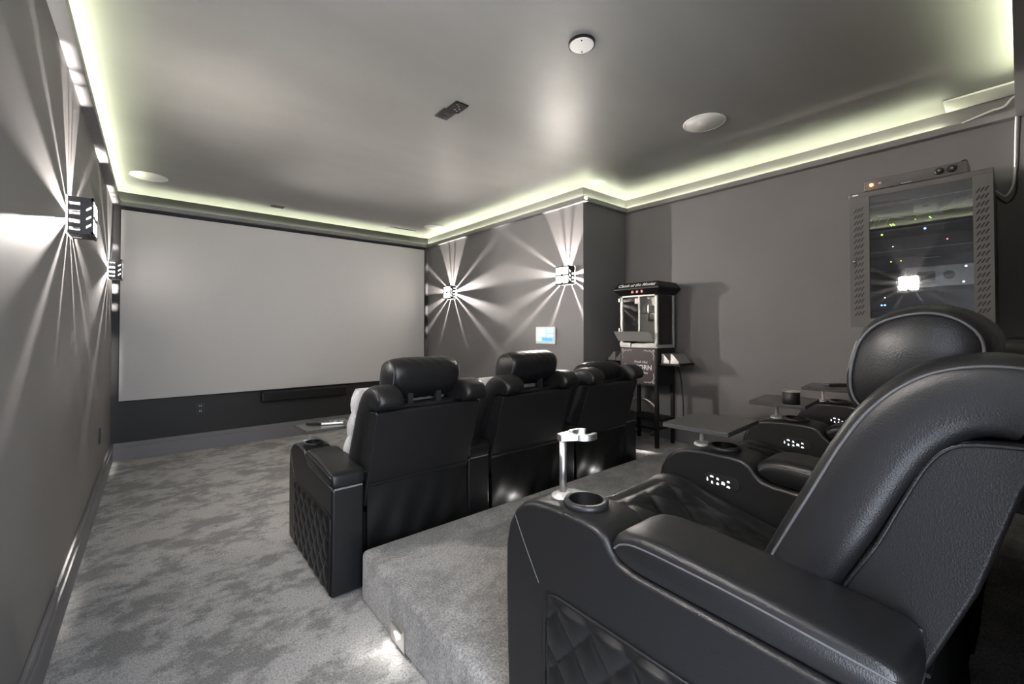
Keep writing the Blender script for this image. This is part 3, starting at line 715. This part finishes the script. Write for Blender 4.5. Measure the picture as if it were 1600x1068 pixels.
# ---------------------------------------------------------------- equipment rack
KX, KY0, KY1, KZ0, KZ1 = 3.33, .085, .684, 1.315, 2.142
rk = thing('equipment_rack', 'grey steel equipment rack with glass door hung on the right wall', 'rack', (XB, .385, KZ0))
def rb(name, m, mb, parent=rk, **kw): return mb.build(name, m, parent, world=True, **kw)
body = MB().box(KX + .03, XB - .001, KY0, KY0 + .004, KZ0, KZ1).box(KX + .03, XB - .001, KY1 - .004, KY1, KZ0, KZ1).box(KX + .03, XB - .001, KY0, KY1, KZ0, KZ0 + .004).box(KX + .03, XB - .001, KY0, KY1, KZ1 - .004, KZ1).box(XB - .006, XB - .001, KY0, KY1, KZ0, KZ1)
body = rb('cabinet', rackm, body)
GY0, GY1, GZ0, GZ1 = .158, .588, 1.37, 2.112
door = rb('door_frame', rackm, MB().box(KX, KX + .028, KY0, GY0, KZ0, KZ1).box(KX, KX + .028, GY1, KY1, KZ0, KZ1).box(KX, KX + .028, GY0, GY1, GZ1, KZ1).box(KX, KX + .028, GY0, GY1, KZ0, GZ0))
rb('door_glass', rackglass, MB().box(KX + .006, KX + .010, GY0, GY1, GZ0, GZ1), door)
rb('top_lip', rackm, MB().box(KX - .003, KX + .03, KY0 - .002, KY1 + .002, KZ1 - .022, KZ1 + .002), door, bevel=.003)
rb('lock', chrome, MB().lathe([(.0001, KX - .008), (.010, KX - .008), (.011, KX)], (0, KY1 - .025, 1.72), 16, 'x'), door, smooth=True)
for i in range(18):                                       # slanted vent slots in the door stiles
    z = 2.035 - i * .0375
    for yc_, n_ in ((KY1 - .046, 3), (KY0 + .038, 3)):
        for k in range(n_):
            y = yc_ - (k - (n_ - 1) / 2) * .0155
            rb('vent_slot', blackm, MB().prism([(y + .0105, z - .012 + k * .003), (y + .0030, z - .012 + k * .003), (y - .0105, z + .012 + k * .003), (y - .0030, z + .012 + k * .003)], KX - .001, KX + .0002, 'x'), door)
rb('name_plate', whitep, MB().box(KX - .0042, KX - .003, KY1 - .045, KY1 - .018, KZ1 - .013, KZ1 - .006), door)
# things in the rack
def dev(name, z0, z1, label, m=blackp, y0=.125, y1=.645, x0=KX + .07, cat='rack unit'):
    t = thing(name, label, cat, (x0 + .15, .385, z0), 0, 'units in the rack')
    MB().box(x0, x0 + .33, y0, y1, z0, z1).build('case', m, t, world=True, bevel=.003)
    return t, x0
def led(t, x0, y, z, m, r=.003):
    MB().lathe([(.0001, x0 - .002), (r, x0 - .002), (r, x0 + .001)], (0, y, z), 10, 'x').build('indicator_light', m, t, world=True)
lg = mat('led_green', (.1, .4, .02), .3, emit=(.45, 1, .06), estr=14); lb = mat('led_blue', (.05, .1, .5), .3, emit=(.15, .3, 1), estr=18)
lw = mat('led_white', (.6, .6, .6), .3, emit=(.9, .95, 1), estr=12); lr = mat('led_amber', (.5, .1, .02), .3, emit=(1, .22, .04), estr=40)
lrd = mat('led_red', (.5, .05, .05), .3, emit=(1, .15, .15), estr=14)
t, x0 = dev('network_hub', 2.045, 2.085, 'black patch panel at the top of the rack'); MB().box(x0 - .003, x0, .15, .62, 2.06, 2.064).build('label_strip', whitep, t, world=True)
t, x0 = dev('modem', 1.985, 2.030, 'pale box at the top of the rack', whitep, .30, .40, KX + .085); MB().box(x0 - .001, x0, .335, .36, 2.015, 2.021).build('badge', blackm, t, world=True)
t, x0 = dev('network_switch', 1.915, 1.96, 'network switch with green lights in the rack', dark_metal)
for y, z in ((.50, 1.935), (.495, 1.928), (.488, 1.935), (.482, 1.928), (.39, 1.945), (.33, 1.948), (.325, 1.942)): led(t, x0, y, z, lg)
t, x0 = dev('router', 1.865, 1.905, 'rack unit with blue light below the network switch', dark_metal); led(t, x0, .35, 1.885, lb, .006); led(t, x0, .54, 1.88, lg, .005)
t, x0 = dev('power_amplifier', 1.745, 1.85, 'tall black amplifier in the middle of the rack', dark_metal); led(t, x0, .49, 1.80, lw); led(t, x0, .26, 1.81, lrd, .004)
MB().box(x0 - .004, x0, .14, .63, 1.772, 1.776).build('ridge', brushed, t, world=True)
t, x0 = dev('media_player', 1.69, 1.73, 'thin black media player in the rack', blackp); led(t, x0, .50, 1.71, lg); led(t, x0, .455, 1.71, lg); MB().box(x0 - .002, x0, .29, .36, 1.713, 1.717).build('badge', brushed, t, world=True)
t, x0 = dev('receiver', 1.545, 1.665, 'silver receiver with dark display in the lower rack', brushed, .14, .44); MB().box(x0 - .003, x0, .31, .43, 1.58, 1.635).build('display', blackm, t, world=True)
MB().lathe([(.0001, x0 - .016), (.022, x0 - .016), (.024, x0)], (0, .255, 1.61), 24, 'x').build('volume_knob', dark_metal, t, world=True); led(t, x0, .20, 1.565, lw, .005); led(t, x0, .19, 1.65, lw, .005)
t, x0 = dev('game_console', 1.415, 1.52, 'black box with blue lights at the bottom of the rack', blackp); led(t, x0, .545, 1.45, lb, .005); led(t, x0, .53, 1.45, lb, .005); led(t, x0, .53, 1.495, lw)
for k, (a, b_) in enumerate(((.60, .20), (.58, .17), (.56, .22), (.52, .18))):
    z = 1.985 - .006 * k
    tag(MB().tube(catmull([(KX + .06, a, 1.93), (KX + .05, a - .03, z + .01), (KX + .045, a - .14, z - .02), (KX + .05, .33, z - .028 + .01 * k), (KX + .05, b_ + .05, z + .01), (KX + .065, b_, 2.03)], 6), .003, 6).build('patch_cable', cord_w, smooth=True),
        ['white patch cable looping highest behind the rack glass', 'white patch cable, second of the loop behind the rack glass', 'white patch cable, third of the loop behind the rack glass', 'white patch cable looping lowest behind the rack glass'][k], 'cable', 'patch cables in the rack')

amp = thing('power_strip_unit', 'flat dark power unit with orange light lying on the rack', 'power unit', (3.5, .39, KZ1 + .002))
MB().box(3.36, 3.62, .175, .615, KZ1 + .012, KZ1 + .076).build('case', rackm, amp, world=True, bevel=.002)
for y in (.22, .57): MB().box(3.40, 3.58, y - .012, y + .012, KZ1 + .002, KZ1 + .012).build('foot', blackm, amp, world=True)
MB().lathe([(.0001, 3.352), (.007, 3.352), (.008, 3.36)], (0, .58, KZ1 + .045), 16, 'x').build('power_light', lr, amp, world=True)
MB().box(3.3535, 3.36, .533, .547, KZ1 + .04, KZ1 + .052).build('switch', brushed, amp, world=True)
MB().box(3.3585, 3.36, .40, .445, KZ1 + .018, KZ1 + .021).build('badge', brushed, amp, world=True)
for y in (.285, .235): 
    k = MB().lathe([(.0001, 3.345), (.014, 3.345), (.019, 3.352), (.02, 3.36)], (0, y, KZ1 + .046), 20, 'x').build('socket', blackm, amp, world=True)
    MB().lathe([(.0001, 3.342), (.006, 3.342), (.006, 3.346)], (0, y, KZ1 + .046), 12, 'x').build('pin', chrome, k, world=True)
MB().tube(catmull([(3.45, .215, KZ1 + .07), (3.45, .205, KZ1 + .10), (3.45, .185, KZ1 + .10), (3.45, .178, KZ1 + .07)], 6), .003, 6).build('handle', blackm, amp, world=True)

def cable(name, pts, r, m, label): return tag(MB().tube(catmull(pts, 10), r, 8).build(name, m, smooth=True), label, 'cable')
cable('cable', [(3.66, .084, 2.09), (3.70, .05, 2.06), (3.74, .022, 2.12), (3.78, .012, 2.24), (3.80, .008, 2.40), (3.80, .004, 2.53)], .005, cord_w, 'white cable curving up the wall from the rack')
cable('cable', [(3.66, .084, 2.06), (3.70, .045, 2.02), (3.75, .012, 2.08), (3.79, .002, 2.22), (3.82, -.004, 2.40), (3.82, -.01, 2.533)], .005, cord_b, 'black cable curving up the wall behind the white one')
cable('cable', [(3.797, .22, 2.57), (3.797, .16, 2.585), (3.797, .10, 2.60), (3.797, .05, 2.605), (3.797, .02, 2.64), (3.797, -.01, 2.66)], .006, cord_w, 'white cable lying along the ledge above the rack')
